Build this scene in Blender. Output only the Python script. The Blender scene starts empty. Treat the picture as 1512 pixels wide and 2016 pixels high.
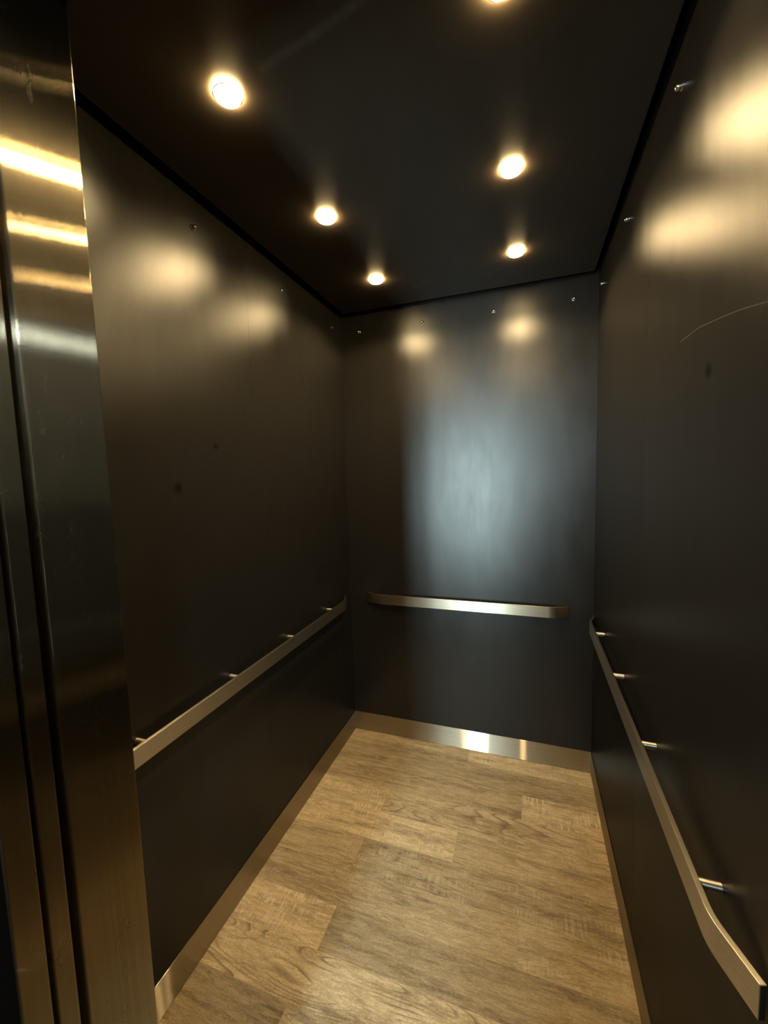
import bpy, bmesh, math, random
from mathutils import Vector, Matrix

random.seed(7)
sc = bpy.context.scene
COL = sc.collection

# ------------------------------------------------------------------ dimensions (metres)
XL, XR, YB = -0.9704, 0.2938, 2.1262      # inner faces of the car walls
HC = 2.357                                # underside of the ceiling panel
HROOF = 2.47
YF, XC = 0.469, -0.622                    # inner edge of the entrance, face of the left jamb
HB = 0.110                                # skirting height
WARM = (1.0, 0.72, 0.34)

# ------------------------------------------------------------------ helpers
def tag(o, label=None, cat=None, group=None, kind=None):
    if label: o['label'] = label
    if cat: o['category'] = cat
    if group: o['group'] = group
    if kind: o['kind'] = kind
    return o

def link(name, bm, mat, parent=None, smooth=False, bevel=0.0, segs=2):
    me = bpy.data.meshes.new(name)
    bm.normal_update()
    bm.to_mesh(me); bm.free()
    if mat: me.materials.append(mat)
    if smooth:
        for p in me.polygons: p.use_smooth = True
    o = bpy.data.objects.new(name, me)
    COL.objects.link(o)
    if parent: o.parent = parent
    if bevel:
        m = o.modifiers.new('bevel', 'BEVEL')
        m.width = bevel; m.segments = segs; m.limit_method = 'ANGLE'; m.angle_limit = math.radians(40)
        m.harden_normals = False
    return o

def empty(name, loc=(0, 0, 0)):
    o = bpy.data.objects.new(name, None)
    o.empty_display_size = 0.05
    COL.objects.link(o); o.location = loc
    return o

def add_box(bm, x0, x1, y0, y1, z0, z1):
    v = [bm.verts.new((x, y, z)) for z in (z0, z1) for (x, y) in ((x0, y0), (x1, y0), (x1, y1), (x0, y1))]
    for f in ((3, 2, 1, 0), (4, 5, 6, 7), (0, 1, 5, 4), (1, 2, 6, 5), (2, 3, 7, 6), (3, 0, 4, 7)):
        bm.faces.new([v[i] for i in f])

def boxes(*bs):
    bm = bmesh.new()
    for b in bs: add_box(bm, *b)
    return bm

def lathe(profile, n=40, axis='Z', closed=False):
    """profile: list of (radius, height); revolved round an axis."""
    bm = bmesh.new()
    rings = []
    for r, h in profile:
        if r < 1e-6:
            rings.append([bm.verts.new((0, 0, h))])
        else:
            rings.append([bm.verts.new((r * math.cos(2 * math.pi * k / n), r * math.sin(2 * math.pi * k / n), h)) for k in range(n)])
    pairs = list(zip(rings[:-1], rings[1:]))
    if closed: pairs.append((rings[-1], rings[0]))
    for a, b in pairs:
        for k in range(n):
            k2 = (k + 1) % n
            if len(a) == 1 and len(b) == 1: continue
            if len(a) == 1: bm.faces.new((a[0], b[k], b[k2]))
            elif len(b) == 1: bm.faces.new((a[k], b[0], a[k2]))
            else: bm.faces.new((a[k], b[k], b[k2], a[k2]))
    bmesh.ops.recalc_face_normals(bm, faces=bm.faces)
    return bm

# ------------------------------------------------------------------ materials
class NT:
    def __init__(self, name):
        self.m = bpy.data.materials.new(name); self.m.use_nodes = True
        self.t = self.m.node_tree; self.t.nodes.clear()
        self.out = self.n('ShaderNodeOutputMaterial')
    def n(self, typ, **kw):
        nd = self.t.nodes.new(typ)
        for k, v in kw.items(): setattr(nd, k, v)
        return nd
    def l(self, a, b): self.t.links.new(a, b)
    def val(self, sock, v):
        if hasattr(v, 'is_output'): self.l(v, sock)
        else: sock.default_value = v
    def math(self, op, a, b=0.0, c=None, clamp=False):
        nd = self.n('ShaderNodeMath', operation=op, use_clamp=clamp)
        self.val(nd.inputs[0], a); self.val(nd.inputs[1], b)
        if c is not None: self.val(nd.inputs[2], c)
        return nd.outputs[0]
    def mix(self, f, a, b):
        nd = self.n('ShaderNodeMix', data_type='RGBA')
        self.val(nd.inputs[0], f)
        self.val(nd.inputs[6], a); self.val(nd.inputs[7], b)
        return nd.outputs[2]
    def pos(self):
        g = self.n('ShaderNodeNewGeometry'); s = self.n('ShaderNodeSeparateXYZ'); self.l(g.outputs['Position'], s.inputs[0])
        return s.outputs[0], s.outputs[1], s.outputs[2]
    def comb(self, x, y, z):
        c = self.n('ShaderNodeCombineXYZ')
        self.val(c.inputs[0], x); self.val(c.inputs[1], y); self.val(c.inputs[2], z)
        return c.outputs[0]
    def noise(self, vec, scale, detail=4.0, rough=0.55, dist=0.0):
        nd = self.n('ShaderNodeTexNoise')
        self.l(vec, nd.inputs['Vector'])
        nd.inputs['Scale'].default_value = scale; nd.inputs['Detail'].default_value = detail
        nd.inputs['Roughness'].default_value = rough; nd.inputs['Distortion'].default_value = dist
        return nd.outputs['Fac']
    def ramp(self, x, a, b, lo=0.0, hi=1.0):
        nd = self.n('ShaderNodeMapRange'); nd.interpolation_type = 'SMOOTHSTEP'
        self.val(nd.inputs[0], x); nd.inputs[1].default_value = a; nd.inputs[2].default_value = b
        nd.inputs[3].default_value = lo; nd.inputs[4].default_value = hi
        return nd.outputs[0]
    def bsdf(self, **kw):
        p = self.n('ShaderNodeBsdfPrincipled')
        for k, v in kw.items(): self.val(p.inputs[k.replace('_', ' ')], v)
        self.l(p.outputs[0], self.out.inputs[0])
        return p
    def bump(self, h, strength, dist):
        b = self.n('ShaderNodeBump'); b.inputs['Strength'].default_value = strength; b.inputs['Distance'].default_value = dist
        self.l(h, b.inputs['Height'])
        return b.outputs[0]
    def segment(self, u, v, p0, p1, w):
        """soft mask of a line from p0 to p1 in the plane (u, v)"""
        dx, dy = p1[0] - p0[0], p1[1] - p0[1]
        L2 = dx * dx + dy * dy
        a = self.math('SUBTRACT', u, p0[0]); b = self.math('SUBTRACT', v, p0[1])
        t = self.math('DIVIDE', self.math('ADD', self.math('MULTIPLY', a, dx), self.math('MULTIPLY', b, dy)), L2, clamp=True)
        ex = self.math('SUBTRACT', a, self.math('MULTIPLY', t, dx)); ey = self.math('SUBTRACT', b, self.math('MULTIPLY', t, dy))
        d = self.math('SQRT', self.math('ADD', self.math('MULTIPLY', ex, ex), self.math('MULTIPLY', ey, ey)))
        return self.ramp(d, 0.0, w, 1.0, 0.0)

def laminate(name, rough=0.36, ax=(1, 2), marks=(), scratches=(), painted_bands=(), base=(0.014, 0.013, 0.0125), ior=1.5, f0=0.028):
    """satin black wall panel; marks = (u, v, radius), scratches = polylines, in wall axes ax"""
    t = NT(name)
    p = t.pos(); u, v = p[ax[0]], p[ax[1]]
    vec = t.comb(*p)
    n1 = t.noise(t.comb(t.math('MULTIPLY', u, 5.0), t.math('MULTIPLY', v, 1.6), 0.0), 3.0, 5.0, 0.6)
    n2 = t.noise(vec, 90.0, 3.0)
    sm = t.noise(t.comb(t.math('MULTIPLY', u, 9.0), t.math('MULTIPLY', v, 2.2), 4.0), 1.0, 6.0, 0.65, 0.8)
    r = t.math('ADD', t.math('MULTIPLY_ADD', n1, 0.08, rough - 0.04), t.math('MULTIPLY_ADD', n2, 0.03, -0.015))
    col = base + (1,)
    colour = t.mix(n1, tuple(c * 0.85 for c in base) + (1,), tuple(c * 1.15 for c in base) + (1,))
    for (mu, mv, mr) in marks:
        du = t.math('SUBTRACT', u, mu); dv = t.math('SUBTRACT', v, mv)
        d = t.math('SQRT', t.math('ADD', t.math('MULTIPLY', du, du), t.math('MULTIPLY', dv, dv)))
        d = t.math('ADD', d, t.math('MULTIPLY_ADD', t.noise(vec, 40.0, 2.0), 0.02, -0.01))
        k = t.ramp(d, 0.0, mr, 1.0, 0.0)
        colour = t.mix(k, colour, (0.003, 0.003, 0.003, 1)); 
        r = t.math('ADD', r, t.math('MULTIPLY', k, 0.12))
    for (pts, w, amt) in scratches:
        for a, b in zip(pts[:-1], pts[1:]):
            k = t.math('MULTIPLY', t.segment(u, v, a, b, w), amt)
            colour = t.mix(k, colour, (0.16, 0.15, 0.14, 1))
    for (pts, w, amt) in painted_bands:  # soft reflected bands, painted in as lighter colour
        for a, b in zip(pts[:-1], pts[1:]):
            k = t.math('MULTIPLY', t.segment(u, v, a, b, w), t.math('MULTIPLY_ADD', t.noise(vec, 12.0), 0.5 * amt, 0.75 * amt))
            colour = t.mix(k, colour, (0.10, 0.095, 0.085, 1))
    df = t.n('ShaderNodeBsdfDiffuse'); t.l(colour, df.inputs['Color'])
    gl = t.n('ShaderNodeBsdfAnisotropic', distribution='BECKMANN'); gl.inputs['Color'].default_value = (1, 1, 1, 1)
    t.l(r, gl.inputs['Roughness'])
    nb = t.bump(t.noise(vec, 260.0, 2.0), 0.05, 0.0006)
    t.l(nb, gl.inputs['Normal'])
    fr = t.n('ShaderNodeFresnel'); fr.inputs['IOR'].default_value = ior
    mx = t.n('ShaderNodeMixShader'); t.l(t.math('MULTIPLY_ADD', fr.outputs[0], 0.16, t.math('MULTIPLY', f0, t.math('MULTIPLY_ADD', sm, 0.7, 0.65))), mx.inputs[0]); t.l(df.outputs[0], mx.inputs[1]); t.l(gl.outputs[0], mx.inputs[2])
    t.l(mx.outputs[0], t.out.inputs[0])
    return t.m

def steel(name, tangent, fine=0.02, wide=0.5, soft=0.10, mixw=0.3, base=(0.56, 0.53, 0.49), grain=(2.0, 2.0, 300.0), smudge=0.0):
    """brushed steel: reflections stay crisp along `tangent` and spread across it"""
    t = NT(name)
    x, y, z = t.pos()
    g = t.noise(t.comb(t.math('MULTIPLY', x, grain[0]), t.math('MULTIPLY', y, grain[1]), t.math('MULTIPLY', z, grain[2])), 1.0, 4.0, 0.65)
    col = t.mix(t.ramp(g, 0.3, 0.7), tuple(c * 0.92 for c in base) + (1,), tuple(min(1, c * 1.06) for c in base) + (1,))
    fac = mixw
    if smudge:
        sm = t.noise(t.comb(t.math('MULTIPLY', x, 22.0), t.math('MULTIPLY', y, 22.0), t.math('MULTIPLY', z, 9.0)), 1.0, 4.0, 0.6, 1.2)
        fac = t.math('MULTIPLY_ADD', t.ramp(sm, 0.60, 0.72), smudge, mixw)
    tv = t.comb(*[float(c) for c in tangent])
    sh = []
    for f in (fine, soft):
        b = t.n('ShaderNodeBsdfAnisotropic', distribution='GGX')
        t.l(col, b.inputs['Color'])
        al = math.sqrt(f * wide)
        b.inputs['Roughness'].default_value = math.sqrt(al)
        b.inputs['Anisotropy'].default_value = 1.0 - f / al
        t.l(tv, b.inputs['Tangent'])
        sh.append(b)
    mx = t.n('ShaderNodeMixShader'); t.val(mx.inputs[0], fac)
    t.l(sh[0].outputs[0], mx.inputs[1]); t.l(sh[1].outputs[0], mx.inputs[2]); t.l(mx.outputs[0], t.out.inputs[0])
    return t.m

def plain(name, color, rough=0.6, metal=0.0, spec=0.5):
    t = NT(name)
    vec = t.comb(*t.pos())
    n = t.noise(vec, 18.0, 4.0)
    c = t.mix(n, tuple(k * 0.93 for k in color) + (1,), tuple(min(1, k * 1.07) for k in color) + (1,))
    b = t.bsdf(Base_Color=c)
    b.inputs['Roughness'].default_value = rough; b.inputs['Metallic'].default_value = metal
    b.inputs['Specular IOR Level'].default_value = spec
    return t.m

def lamp_glass(name, color, strength):
    t = NT(name)
    e = t.n('ShaderNodeEmission'); e.inputs[0].default_value = color + (1,); e.inputs[1].default_value = strength
    t.l(e.outputs[0], t.out.inputs[0])
    return t.m

M_left = laminate('black_laminate_left', 0.37, (1, 2), marks=((0.937, 1.481, 0.026), (1.105, 1.608, 0.018)))
SCR = (([(1.03, 1.755), (0.93, 1.752), (0.835, 1.738), (0.77, 1.727), (0.66, 1.703)], 0.0011, 0.35),)
M_right = laminate('black_laminate_right', 0.36, (1, 2), marks=((0.877, 1.663, 0.02),), scratches=SCR, f0=0.0265)
M_right_far = laminate('black_laminate_right_far', 0.37, (1, 2), f0=0.0195)
M_back = laminate('black_laminate_back', 0.335, (0, 2), f0=0.0225)
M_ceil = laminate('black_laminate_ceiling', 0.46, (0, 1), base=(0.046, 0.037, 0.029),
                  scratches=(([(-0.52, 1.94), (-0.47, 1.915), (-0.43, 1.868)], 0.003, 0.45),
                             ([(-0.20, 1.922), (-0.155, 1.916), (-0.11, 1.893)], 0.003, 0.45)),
                  painted_bands=(([(-0.53, 0.812), (-0.40, 0.793), (-0.31, 0.776), (-0.2, 0.755)], 0.016, 0.38),))  # pale reflected band painted into the ceiling colour
M_black = plain('black_paint', (0.006, 0.006, 0.006), 0.85, 0.0, 0.03)
M_jamb = steel('brushed_steel_upright', (0, 0, 1), 0.0045, 0.45, 0.05, 0.14, base=(0.40, 0.34, 0.24), grain=(160.0, 160.0, 1.2), smudge=0.4)
M_rail_side = steel('brushed_steel_side_rail', (0, 1, 0), 0.05, 0.35, 0.15, 0.5, base=(0.50, 0.45, 0.38), grain=(300.0, 4.0, 300.0))
M_rail_back = steel('brushed_steel_back_rail', (1, 0, 0), 0.035, 0.20, 0.10, 0.35, base=(0.42, 0.37, 0.29), grain=(4.0, 300.0, 300.0))
M_skirt_back = steel('brushed_steel_back_skirting', (1, 0, 0), 0.0015, 0.35, 0.05, 0.30, base=(0.48, 0.42, 0.33), grain=(3.0, 3.0, 400.0))
M_skirt = steel('brushed_steel_side_skirting', (0, 1, 0), 0.0015, 0.35, 0.05, 0.30, base=(0.48, 0.42, 0.33), grain=(3.0, 3.0, 400.0))
M_post = steel('turned_steel_post', (0, 1, 0), 0.05, 0.30, 0.16, 0.35, base=(0.74, 0.68, 0.58), grain=(300.0, 20.0, 20.0))
M_chrome = plain('polished_steel', (0.72, 0.69, 0.64), 0.24, 1.0)
M_trim = plain('satin_nickel_trim', (0.62, 0.58, 0.50), 0.28, 1.0)
M_lens = lamp_glass('lit_lens', (1.0, 0.78, 0.46), 65.0)
M_rim = lamp_glass('added_halo_rim', (1.0, 0.70, 0.28), 330.0)
M_cool = lamp_glass('lit_cool_panel', (0.80, 0.97, 1.0), 130.0)
M_plaster = plain('landing_plaster', (0.065, 0.055, 0.045), 0.8)
M_landfloor = plain('landing_tile', (0.05, 0.04, 0.03), 0.8, 0.0, 0.1)

def glass_mat():
    t = NT('clear_glass')
    b = t.n('ShaderNodeBsdfTransparent'); b.inputs[0].default_value = (0.93, 0.97, 0.97, 1)
    g = t.n('ShaderNodeBsdfGlossy'); g.inputs['Roughness'].default_value = 0.02
    mx = t.n('ShaderNodeMixShader'); mx.inputs[0].default_value = 0.06
    t.l(b.outputs[0], mx.inputs[1]); t.l(g.outputs[0], mx.inputs[2]); t.l(mx.outputs[0], t.out.inputs[0])
    return t.m
M_glass = glass_mat()

def floor_mat():
    t = NT('weathered_oak_planks')
    a = t.n('ShaderNodeAttribute', attribute_name='plank')
    sp = t.n('ShaderNodeSeparateColor'); t.l(a.outputs['Color'], sp.inputs[0])
    tone, seed, saw, ring = sp.outputs[0], sp.outputs[1], sp.outputs[2], a.outputs['Alpha']
    x, y, z = t.pos()
    sx = t.math('MULTIPLY_ADD', seed, 37.0, x); sy = t.math('MULTIPLY_ADD', seed, 11.0, y)
    broad = t.noise(t.comb(t.math('MULTIPLY', sx, 1.9), t.math('MULTIPLY', sy, 17.0), 0.0), 1.0, 4.0, 0.55, 0.5)
    fibre = t.noise(t.comb(t.math('MULTIPLY', sx, 16.0), t.math('MULTIPLY', sy, 210.0), 0.0), 1.0, 4.0, 0.7, 0.5)
    mott = t.noise(t.comb(t.math('MULTIPLY', sx, 17.0), t.math('MULTIPLY', sy, 90.0), 2.0), 1.0, 5.0, 0.7, 0.6)
    patch = t.noise(t.comb(t.math('MULTIPLY', sx, 4.5), t.math('MULTIPLY', sy, 11.0), 5.0), 1.0, 3.0, 0.5, 0.5)
    # growth rings: contour lines of a stretched height field
    hf = t.noise(t.comb(t.math('MULTIPLY', sx, 0.85), t.math('MULTIPLY', sy, 8.0), 7.0), 1.0, 1.5, 0.4, 0.2)
    hf = t.math('ADD', hf, t.math('MULTIPLY_ADD', mott, 0.016, -0.008))
    ringl = t.ramp(t.math('FRACT', t.math('MULTIPLY', hf, 30.0)), 0.62, 0.98)
    rings = t.math('MULTIPLY', t.math('MULTIPLY', ringl, t.ramp(patch, 0.40, 0.56)), ring)
    crack = t.ramp(t.math('ABSOLUTE', t.math('SUBTRACT', t.noise(t.comb(t.math('MULTIPLY', sx, 1.0), t.math('MULTIPLY', sy, 10.0), 1.0), 1.0, 4.0, 0.55, 0.2), 0.5)), 0.0, 0.012, 1.0, 0.0)
    crack = t.math('MULTIPLY', crack, t.ramp(patch, 0.56, 0.44))
    # cross saw marks
    s1 = t.noise(t.comb(t.math('MULTIPLY', sx, 120.0), t.math('MULTIPLY', sy, 13.0), 0.0), 1.0, 2.0, 0.5, 0.5)
    s2 = t.ramp(t.noise(t.comb(t.math('MULTIPLY', sx, 5.0), t.math('MULTIPLY', sy, 24.0), 9.0), 1.0, 3.0), 0.45, 0.60)
    sawm = t.math('MULTIPLY', t.math('MULTIPLY', t.ramp(s1, 0.46, 0.62), s2), saw)
    # knots and pits
    vo = t.n('ShaderNodeTexVoronoi', feature='F1'); t.l(t.comb(t.math('MULTIPLY', sx, 2.6), t.math('MULTIPLY', sy, 6.0), seed), vo.inputs['Vector'])
    vo.inputs['Scale'].default_value = 1.0
    knot = t.ramp(t.math('ADD', vo.outputs['Distance'], t.math('MULTIPLY_ADD', mott, 0.1, -0.05)), 0.02, 0.13, 1.0, 0.0)
    dark, mid, light = (0.170, 0.120, 0.066, 1), (0.360, 0.272, 0.160, 1), (0.62, 0.495, 0.325, 1)
    c = t.mix(t.ramp(broad, 0.30, 0.58), dark, mid)
    c = t.mix(t.math('MULTIPLY', t.ramp(mott, 0.40, 0.66), 0.45), c, light)
    c = t.mix(t.math('MULTIPLY', t.ramp(fibre, 0.50, 0.70), 0.25), c, light)
    c = t.mix(t.math('MULTIPLY', t.ramp(fibre, 0.48, 0.30), 0.22), c, dark)
    wth = t.noise(t.comb(t.math('MULTIPLY', sx, 6.0), t.math('MULTIPLY', sy, 42.0), 8.0), 1.0, 6.0, 0.75, 0.6)
    c = t.mix(t.math('MULTIPLY', t.ramp(wth, 0.52, 0.70), 0.60), c, dark)
    c = t.mix(t.math('MULTIPLY', t.ramp(wth, 0.46, 0.30), 0.45), c, light)
    grit = t.noise(t.comb(t.math('MULTIPLY', sx, 110.0), t.math('MULTIPLY', sy, 300.0), 2.0), 1.0, 3.0, 0.7)
    c = t.mix(t.math('MULTIPLY', t.ramp(grit, 0.52, 0.40), 0.30), c, dark)
    c = t.mix(t.math('MULTIPLY', t.ramp(grit, 0.52, 0.66), 0.25), c, light)
    c = t.mix(t.math('MULTIPLY', rings, 0.85), c, (0.13, 0.090, 0.052, 1))
    c = t.mix(t.math('MULTIPLY', crack, 0.45), c, (0.12, 0.082, 0.048, 1))
    c = t.mix(t.math('MULTIPLY', sawm, 0.80), c, (0.54, 0.44, 0.31, 1))
    c = t.mix(t.math('MULTIPLY', knot, 0.50), c, (0.12, 0.080, 0.045, 1))
    tm = t.n('ShaderNodeVectorMath', operation='SCALE'); t.l(c, tm.inputs[0]); t.l(tone, tm.inputs['Scale'])
    b = t.bsdf(Base_Color=tm.outputs[0])
    t.l(t.math('MULTIPLY_ADD', mott, 0.12, 0.48), b.inputs['Roughness'])
    b.inputs['Specular IOR Level'].default_value = 0.3
    h = t.math('SUBTRACT', t.math('MULTIPLY', fibre, 0.5), t.math('MULTIPLY', rings, 0.6))
    t.l(t.bump(h, 0.2, 0.001), b.inputs['Normal'])
    return t.m
M_floor = floor_mat()

# ------------------------------------------------------------------ floor (printed oak strips laid across the car)
bm = bmesh.new()
lay = bm.loops.layers.float_color.new('plank')
rows = {   # row start y : list of (x0, x1, tone, saw, ring)
    0: [(-9, -0.20, 1.00, .1, .3), (-0.20, 9, 0.92, .2, .3)],
    1: [(-9, -0.648, 0.76, .0, .2), (-0.648, 9, 0.90, .3, .5)],
    2: [(-9, 9, 1.04, .0, 1.0)],
    3: [(-9, -0.632, 1.12, .7, .1), (-0.632, 9, 0.80, .1, .25)],
    4: [(-9, -0.03, 0.90, .0, .2), (-0.03, 9, 0.90, .5, .3)],
    5: [(-9, -0.64, 0.95, .2, .2), (-0.64, 9, 0.84, .6, .6)],
    6: [(-9, -0.277, 1.10, .6, .1), (-0.277, 9, 0.92, .1, .4)],
    7: [(-9, -0.625, 1.08, 1., .0), (-0.625, 9, 1.00, .1, .9)],
    8: [(-9, -0.026, 0.92, .1, .3), (-0.026, 9, 1.08, 1., .1)],
    9: [(-9, 9, 0.86, .1, .2)],
    10: [(-9, -0.297, 0.92, .0, .2), (-0.297, 9, 1.06, .4, .2)],
}
for k, segs in rows.items():
    y0 = (YF if k == 0 else 0.599 + 0.142 * k); y1 = min(YB, 0.599 + 0.142 * (k + 1))
    for (x0, x1, tone, saw, ring) in segs:
        x0 = max(x0, XL); x1 = min(x1, XR)
        f = bm.faces.new([bm.verts.new(c) for c in ((x0, y0, 0), (x1, y0, 0), (x1, y1, 0), (x0, y1, 0))])
        sd = random.random()
        for lp in f.loops: lp[lay] = (1.0 + (tone - 0.97) * 1.5, sd, saw, ring)
# plywood body below the printed face
add_box(bm, XL - 0.039, XR + 0.039, YF, YB + 0.039, -0.03, -0.004)
fl = link('floor', bm, M_floor)
tag(fl, 'grey brown oak plank floor of the lift car', 'floor', kind='structure')

# ------------------------------------------------------------------ car walls
SEAM_L, SEAM_R = 1.313, 1.285
def wall(name, label, shell, panels, mat):
    w = link(name, shell, M_black); tag(w, label, 'wall', kind='structure')
    for i, b in enumerate(panels):
        link('wall_panel', boxes(b), mat[i] if isinstance(mat, tuple) else mat, w)
    return w
T = 0.014
wall('wall_left', 'satin black left wall of the lift car behind the steel jamb', boxes((XL - 0.04, XL - T, YF, YB + 0.04, -0.03, HROOF)),
     [(XL - T, XL, YF + 0.001, SEAM_L - 0.0002, 0.006, 2.42), (XL - T, XL, SEAM_L + 0.0002, YB, 0.006, 2.42)], M_left)
wall('wall_right', 'satin black right wall of the lift car with one upright seam', boxes((XR + T, XR + 0.04, YF, YB + 0.04, -0.03, HROOF)),
     [(XR, XR + T, YF + 0.001, SEAM_R - 0.0003, 0.006, 2.42), (XR, XR + T, SEAM_R + 0.0003, YB, 0.006, 2.42)], (M_right, M_right_far))
wall('wall_back', 'satin black back wall of the lift car with a pale blue sheen', boxes((XL - T, XR + T, YB + T, YB + 0.04, -0.03, HROOF)),
     [(XL, XR, YB, YB + T, 0.006, 2.42)], M_back)

# skirtings
TS = 0.0025
for nm, lb, b in (
    ('baseboard_left', 'brushed steel skirting strip along the left wall', (XL, XL + TS, YF, YB - TS, 0.0018, HB)),
    ('baseboard_right', 'brushed steel skirting strip along the right wall', (XR - TS, XR, YF, YB - TS, 0.0018, HB)),
    ('baseboard_back', 'brushed steel skirting strip along the back wall with a bright blue reflection', (XL + TS, XR - TS, YB - TS, YB, 0.0018, HB))):
    o = link(nm, boxes(b), M_skirt_back if nm.endswith('back') else M_skirt)
    tag(o, lb, 'baseboard', kind='structure')

# ------------------------------------------------------------------ ceiling: a floating black panel below the car roof
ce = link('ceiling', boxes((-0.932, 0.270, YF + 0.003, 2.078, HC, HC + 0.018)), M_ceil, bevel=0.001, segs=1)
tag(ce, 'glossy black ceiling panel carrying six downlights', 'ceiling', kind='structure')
link('roof_plate', boxes((XL - 0.04, XR + 0.04, 0.10, YB + 0.04, HROOF, HROOF + 0.02)), M_black, ce)

# ------------------------------------------------------------------ entrance: return panel, door edges, frame
wf = link('wall_front', boxes((-1.38, XC, 0.362, YF, 0.0, 2.183)), M_jamb, bevel=0.0028, segs=3)
tag(wf, 'tall brushed steel jamb at the left edge with pale streaks', 'jamb', kind='structure')
link('return_panel', boxes((XR, XR + 0.04, 0.27, YF, 0.0, 2.183)), M_jamb, wf)
link('transom', boxes((-1.38, XR + 0.04, 0.27, YF, 2.183, HROOF)), M_black, wf)
d1 = link('door_1', boxes((-1.37, XC, 0.3245, 0.351, 0.008, 2.180)), M_jamb, bevel=0.0024, segs=3)
tag(d1, 'narrow steel edge of the open car door beside the jamb', 'door', kind='structure')
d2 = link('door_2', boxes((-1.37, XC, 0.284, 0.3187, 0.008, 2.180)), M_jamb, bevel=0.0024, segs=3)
link('door_gap_shade', boxes((-1.37, XC - 0.004, 0.264, 0.2838, 0.008, 2.180)), M_black, d2)  # black strip standing in for the shade in the door gap
tag(d2, 'outermost steel door edge at the left border of the photo', 'door', kind='structure')
tr = link('trim_1', boxes((-1.40, XR + 0.04, 0.10, YF, -0.03, -0.002)), plain('door_sill', (0.10, 0.09, 0.08), 0.6, 1.0))
tag(tr, 'metal sill under the lift doors', 'door sill', kind='structure')

# ------------------------------------------------------------------ landing outside the doors (behind the camera)
LX0, LX1, LY, LZ = -2.0, 1.5, -2.2, 2.5
DX0, DX1, DZ = -0.87, -0.55, 2.25        # tall glazed light of the landing's street side
o = link('wall_landing_front', boxes((LX0, -0.95, 0.10, 0.26, 0, LZ), (XR - 0.01, LX1, 0.10, 0.26, 0, LZ), (-0.95, XR - 0.01, 0.10, 0.26, 2.183, LZ),
                                     (-1.42, -1.38, 0.26, YF, 0, LZ),
                                     (XR + 0.04, XR + 0.08, 0.26, YF, 0, LZ)), M_plaster)
tag(o, 'landing wall round the lift entrance', 'wall', kind='structure')
o = link('wall_landing_back', boxes((LX0, DX0, LY - 0.1, LY, 0, LZ), (DX1, LX1, LY - 0.1, LY, 0, LZ), (DX0, DX1, LY - 0.1, LY, DZ, LZ), (DX0, DX1, LY - 0.1, LY, 0, 0.30)), M_plaster)
tag(o, 'landing wall with a tall narrow window', 'wall', kind='structure')
o = link('wall_landing_left', boxes((LX0 - 0.1, LX0, LY - 0.1, 0.26, 0, LZ)), M_plaster); tag(o, 'left wall of the landing', 'wall', kind='structure')
o = link('wall_landing_right', boxes((LX1, LX1 + 0.1, LY - 0.1, 0.26, 0, LZ)), M_plaster); tag(o, 'right wall of the landing', 'wall', kind='structure')
o = link('floor_landing', boxes((LX0 - 0.1, LX1 + 0.1, LY - 0.1, 0.10, -0.03, 0)), M_landfloor); tag(o, 'tiled landing floor', 'floor', kind='structure')
o = link('ceiling_landing', boxes((LX0 - 0.1, LX1 + 0.1, LY - 0.1, 0.36, LZ, LZ + 0.05)), M_plaster); tag(o, 'landing ceiling', 'ceiling', kind='structure')
o = link('landing_shade_block', boxes((-0.45, LX1, -0.98, -0.86, 0, 1.36), (-0.47, LX1, -1.0, -0.84, 1.36, 1.40)), M_plaster)  # unseen low block, added to shade the lower right of the back wall
tag(o, 'unseen low block added on the landing to shade the back wall', 'wall', kind='structure')
wn = link('window_1', boxes((DX0, DX0 + 0.02, LY - 0.08, LY - 0.02, 0.30, DZ), (DX1 - 0.02, DX1, LY - 0.08, LY - 0.02, 0.30, DZ),
                            (DX0 + 0.02, DX1 - 0.02, LY - 0.08, LY - 0.02, 0.30, 0.33), (DX0 + 0.02, DX1 - 0.02, LY - 0.08, LY - 0.02, DZ - 0.03, DZ)), M_black)
tag(wn, 'tall narrow landing window', 'window', kind='structure')
link('mullion', boxes(((DX0 + DX1) / 2 - 0.012, (DX0 + DX1) / 2 + 0.012, LY - 0.08, LY - 0.02, 0.33, DZ - 0.03)), M_black, wn)
link('pane', boxes((DX0 + 0.02, DX1 - 0.02, LY - 0.053, LY - 0.047, 0.33, DZ - 0.03)), M_glass, wn)
ll = link('trim_2', boxes((0.95, 1.35, -2.05, -1.65, LZ - 0.03, LZ - 0.001)), M_plaster)
tag(ll, 'slim ceiling light of the landing', 'ceiling light', kind='structure')
link('diffuser', boxes((0.96, 1.34, -2.04, -1.66, LZ - 0.034, LZ - 0.0301)), M_cool, ll)

# daylight portal in the landing window
ld = bpy.data.lights.new('daylight_portal', 'AREA'); ld.shape = 'RECTANGLE'; ld.size = DX1 - DX0; ld.size_y = DZ - 0.30
ld.cycles.is_portal = True
lo = bpy.data.objects.new('daylight_portal', ld); COL.objects.link(lo)
lo.location = ((DX0 + DX1) / 2, LY - 0.09, (DZ + 0.30) / 2); lo.rotation_euler = (math.radians(90), 0, 0)

# ------------------------------------------------------------------ handrails
def rail_path(s_tip0, s0, s1, s_tip1, d, r=0.022, n=5):
    """plan polyline (s along the wall, distance from it) with rounded bends"""
    pts = [(s_tip0, 0.0115), (s0, d), (s1, d), (s_tip1, 0.0115)]
    out = [Vector(pts[0])]
    for i in (1, 2):
        p = Vector(pts[i]); a = (Vector(pts[i - 1]) - p).normalized(); b = (Vector(pts[i + 1]) - p).normalized()
        A, B = p + a * r, p + b * r
        for k in range(n + 1):
            t = k / n
            out.append((1 - t) ** 2 * A + 2 * t * (1 - t) * p + t * t * B)
    out.append(Vector(pts[3]))
    return out

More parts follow.
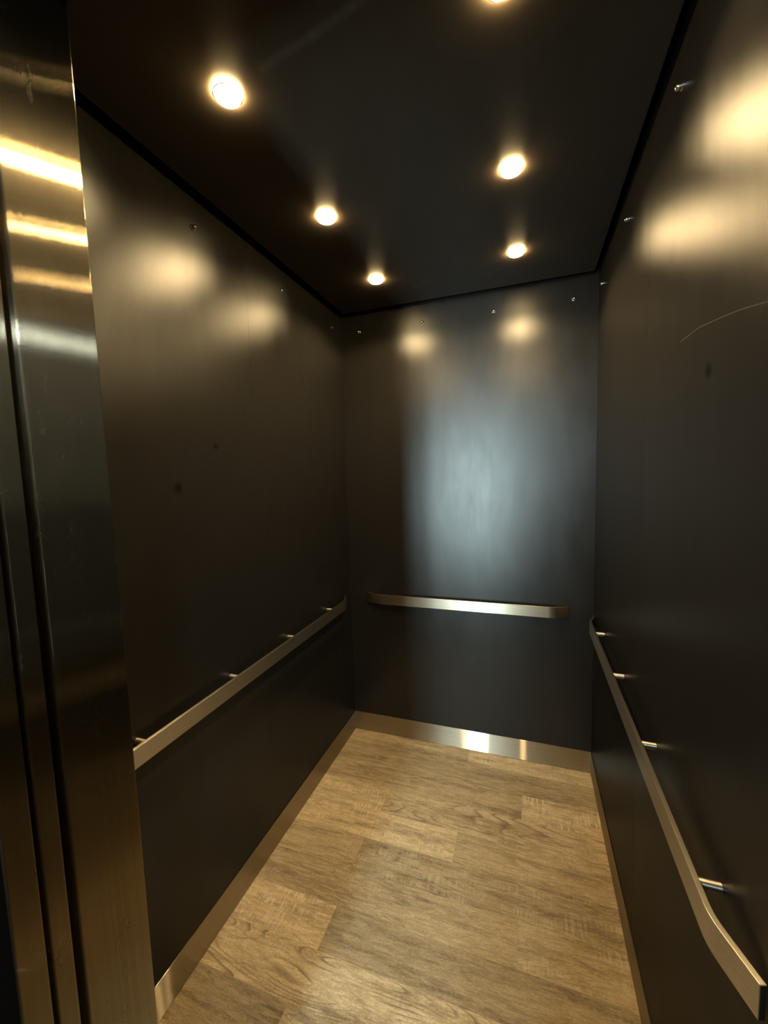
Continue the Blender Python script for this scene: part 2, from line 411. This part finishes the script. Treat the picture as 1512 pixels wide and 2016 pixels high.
def rail_bar(path, to_world, z0, z1, th=0.0095):
    bm = bmesh.new()
    n = len(path); rings = []
    for i, p in enumerate(path):
        a = path[max(0, i - 1)]; b = path[min(n - 1, i + 1)]
        tg = (b - a).normalized(); nm = Vector((-tg.y, tg.x))
        if nm.y < 0: nm = -nm
        o, q = p, p - nm * th
        rings.append([bm.verts.new(to_world(*w)) for w in ((o.x, o.y, z0), (o.x, o.y, z1), (q.x, max(q.y, 0.0), z1), (q.x, max(q.y, 0.0), z0))])
    for r1, r2 in zip(rings[:-1], rings[1:]):
        for k in range(4):
            bm.faces.new((r1[k], r1[(k + 1) % 4], r2[(k + 1) % 4], r2[k]))
    bm.faces.new(rings[0][::-1]); bm.faces.new(rings[-1])
    bmesh.ops.recalc_face_normals(bm, faces=bm.faces)
    return bm

def post(parent, base, direction, length, rad=0.0080):
    bm = lathe([(0, 0), (rad - 0.0004, 0), (rad, 0.0004), (rad, length), (0, length)], 24)
    q = Vector((0, 0, 1)).rotation_difference(Vector(direction)).to_matrix().to_4x4()
    bmesh.ops.transform(bm, matrix=Matrix.Translation(Vector(base)) @ q, verts=bm.verts)
    o = link('post', bm, M_post, parent, smooth=True)
    md = o.modifiers.new('edge', 'EDGE_SPLIT'); md.split_angle = math.radians(35)
    return o

ZT, ZB, DR = 0.832, 0.780, 0.0403
def side_rail(x_wall, inward, label):
    root = empty('handrail', (x_wall, 1.32, 0.80)); tag(root, label, 'handrail', 'handrails on the lift walls')
    path = rail_path(0.598, 0.680, 1.957, 2.040, DR)
    L = lambda s, d, z: (inward * d, s - 1.32, z - 0.80)
    link('bar', rail_bar(path, L, ZB, ZT), M_rail_side, root, bevel=0.0012, segs=2)
    for y in (0.742, 1.103, 1.463, 1.829):
        post(root, (0, y - 1.32, 0.823 - 0.80), (inward, 0, 0), DR - 0.0075)
    return root
side_rail(XL, 1, 'flat steel handrail along the left wall, cut off by the steel jamb')
side_rail(XR, -1, 'flat steel handrail along the right wall, bent end nearest the camera')
root = empty('handrail', (-0.34, YB, 0.81)); tag(root, 'short flat steel handrail across the back wall', 'handrail', 'handrails on the lift walls')
path = rail_path(-0.862, -0.789, 0.115, 0.184, DR)
link('bar', rail_bar(path, lambda s, d, z: (s + 0.34, -d, z - 0.81), 0.785, 0.839), M_rail_back, root, bevel=0.0012, segs=2)
for x in (-0.70, -0.34, 0.03):
    post(root, (x + 0.34, 0, 0.82 - 0.81), (0, -1, 0), DR - 0.0075)

# ------------------------------------------------------------------ downlights
R0 = 0.0322
def make_downlight():
    r = empty('downlight', (0, 0, HC))
    link('halo_collar', lathe([(R0, -0.0003), (R0, -0.0056), (R0 - 0.0018, -0.0056), (R0 - 0.0018, -0.0003)], 64, closed=True), M_rim, r)  # glowing rim added to throw a halo on the ceiling round the lens
    link('trim_ring', lathe([(R0, -0.0057), (R0 - 0.0002, -0.0063), (R0 - 0.0016, -0.0067), (R0 - 0.0034, -0.0063), (R0 - 0.0036, -0.0057)], 64, closed=True), M_trim, r, smooth=True)
    prof = [(R0 - 0.0038, -0.003), (R0 - 0.0038, -0.0088)]
    for k in range(1, 9):
        a = k / 8 * math.pi / 2
        prof.append(((R0 - 0.0038) * math.cos(a) if k < 8 else 0.0, -0.0088 - 0.003 * math.sin(a)))
    link('lens', lathe(prof, 64), M_lens, r, smooth=True)
    return r
def copy_tree(o, parent=None):
    c = o.copy(); COL.objects.link(c)
    if parent: c.parent = parent
    for ch in list(o.children):
        copy_tree(ch, c)
    return c
LIGHTS = [(-0.635, 0.832, 'lit round downlight at left, largest and nearest the steel jamb'),
          (-0.635, 1.307, 'lit round downlight in the middle of the left row'),
          (-0.635, 1.781, 'lit round downlight of the left row nearest the back wall'),
          (-0.046, 0.828, 'lit round downlight cut off by the top edge of the photo'),
          (-0.048, 1.307, 'lit round downlight in the middle of the right row'),
          (-0.048, 1.781, 'lit round downlight of the right row nearest the back wall')]
proto = None
for (x, y, lb) in LIGHTS:
    o = make_downlight() if proto is None else copy_tree(proto)
    proto = proto or o
    o.location = (x, y, HC)
    tag(o, lb, 'ceiling light', 'downlights in the black ceiling')
SPOT_W = 33.5
sd = bpy.data.lights.new('downlight_beam', 'SPOT')
sd.energy = SPOT_W; sd.color = WARM; sd.spot_size = math.radians(152); sd.spot_blend = 0.37; sd.shadow_soft_size = 0.026
for (x, y, lb) in LIGHTS:
    so = bpy.data.objects.new('downlight_beam', sd); COL.objects.link(so)
    so.location = (x, y, HC - 0.0135)

# ------------------------------------------------------------------ dome head screws along the tops of the walls
def make_screw():
    r = empty('dome_screw')
    link('washer', lathe([(0.0, -0.0015), (0.0085, -0.0015), (0.0085, 0.0012), (0.0072, 0.0018), (0.0, 0.0018)], 28), M_chrome, r, smooth=False)
    prof = [(0.0068, 0.0018), (0.0068, 0.0075)]
    for k in range(1, 8):
        a = k / 7 * math.pi / 2
        prof.append((0.0068 * math.cos(a) if k < 7 else 0.0, 0.0075 + 0.0062 * math.sin(a)))
    link('head', lathe(prof, 28), M_chrome, r, smooth=True)
    return r
ZP = 2.270
SCREWS = [((-0.864, YB, ZP), (math.radians(90), 0, 0), 'small polished dome screw on the back wall beside the left corner'),
          ((-0.513, YB, ZP), (math.radians(90), 0, 0), 'small polished dome screw on the back wall above the left bright patch'),
          ((-0.159, YB, ZP), (math.radians(90), 0, 0), 'small polished dome screw on the back wall left of the right bright patch'),
          ((0.192, YB, ZP), (math.radians(90), 0, 0), 'small polished dome screw on the back wall beside the right corner'),
          ((XL, 1.067, ZP), (0, math.radians(90), 0), 'small polished dome screw on the left wall nearest the steel jamb'),
          ((XL, 1.537, ZP), (0, math.radians(90), 0), 'small polished dome screw in the middle of the left wall'),
          ((XL, 2.005, ZP), (0, math.radians(90), 0), 'small polished dome screw on the left wall beside the back corner'),
          ((XR, 1.067, ZP), (0, math.radians(-90), 0), 'small polished dome screw on the right wall highest in the photo'),
          ((XR, 1.537, ZP), (0, math.radians(-90), 0), 'small polished dome screw in the middle of the right wall'),
          ((XR, 2.005, ZP), (0, math.radians(-90), 0), 'small polished dome screw on the right wall beside the back corner')]
proto = None
for loc, rot, lb in SCREWS:
    o = make_screw() if proto is None else copy_tree(proto)
    proto = proto or o
    o.location = loc; o.rotation_euler = rot
    tag(o, lb, 'screw', 'dome screws along the wall tops')

# ------------------------------------------------------------------ sky outside the landing window
w = bpy.data.worlds.new('World'); sc.world = w; w.use_nodes = True
bg = w.node_tree.nodes['Background']; bg.inputs[0].default_value = (0.80, 0.96, 0.98, 1); bg.inputs[1].default_value = 165.0

# ------------------------------------------------------------------ camera
f_px, yaw, pitch, roll = 808.2, 0.34, -0.0901, -0.0295
cy, sy = math.cos(yaw), math.sin(yaw)
F = Vector((-sy * math.cos(pitch), cy * math.cos(pitch), math.sin(pitch))); Rv = Vector((cy, sy, 0)); U = Rv.cross(F)
c, s = math.cos(roll), math.sin(roll)
Rv, U = c * Rv + s * U, -s * Rv + c * U
cd = bpy.data.cameras.new('camera'); cam = bpy.data.objects.new('camera', cd); COL.objects.link(cam)
cam.matrix_world = Matrix(((Rv.x, U.x, -F.x, 0), (Rv.y, U.y, -F.y, 0), (Rv.z, U.z, -F.z, 1.5), (0, 0, 0, 1)))
cd.sensor_fit = 'VERTICAL'; cd.sensor_height = 24.0; cd.lens = f_px / 2016 * 24.0
cd.clip_start = 0.02
sc.camera = cam

# ------------------------------------------------------------------ colour management and light paths
sc.view_settings.view_transform = 'Standard'
sc.view_settings.look = 'None'
sc.view_settings.exposure = 0.0
sc.view_settings.gamma = 1.0
sc.view_settings.use_curve_mapping = False
sc.cycles.use_denoising = True
sc.cycles.max_bounces = 10
sc.cycles.diffuse_bounces = 4
sc.cycles.glossy_bounces = 6
sc.cycles.caustics_reflective = True
sc.cycles.sample_clamp_indirect = 6.0
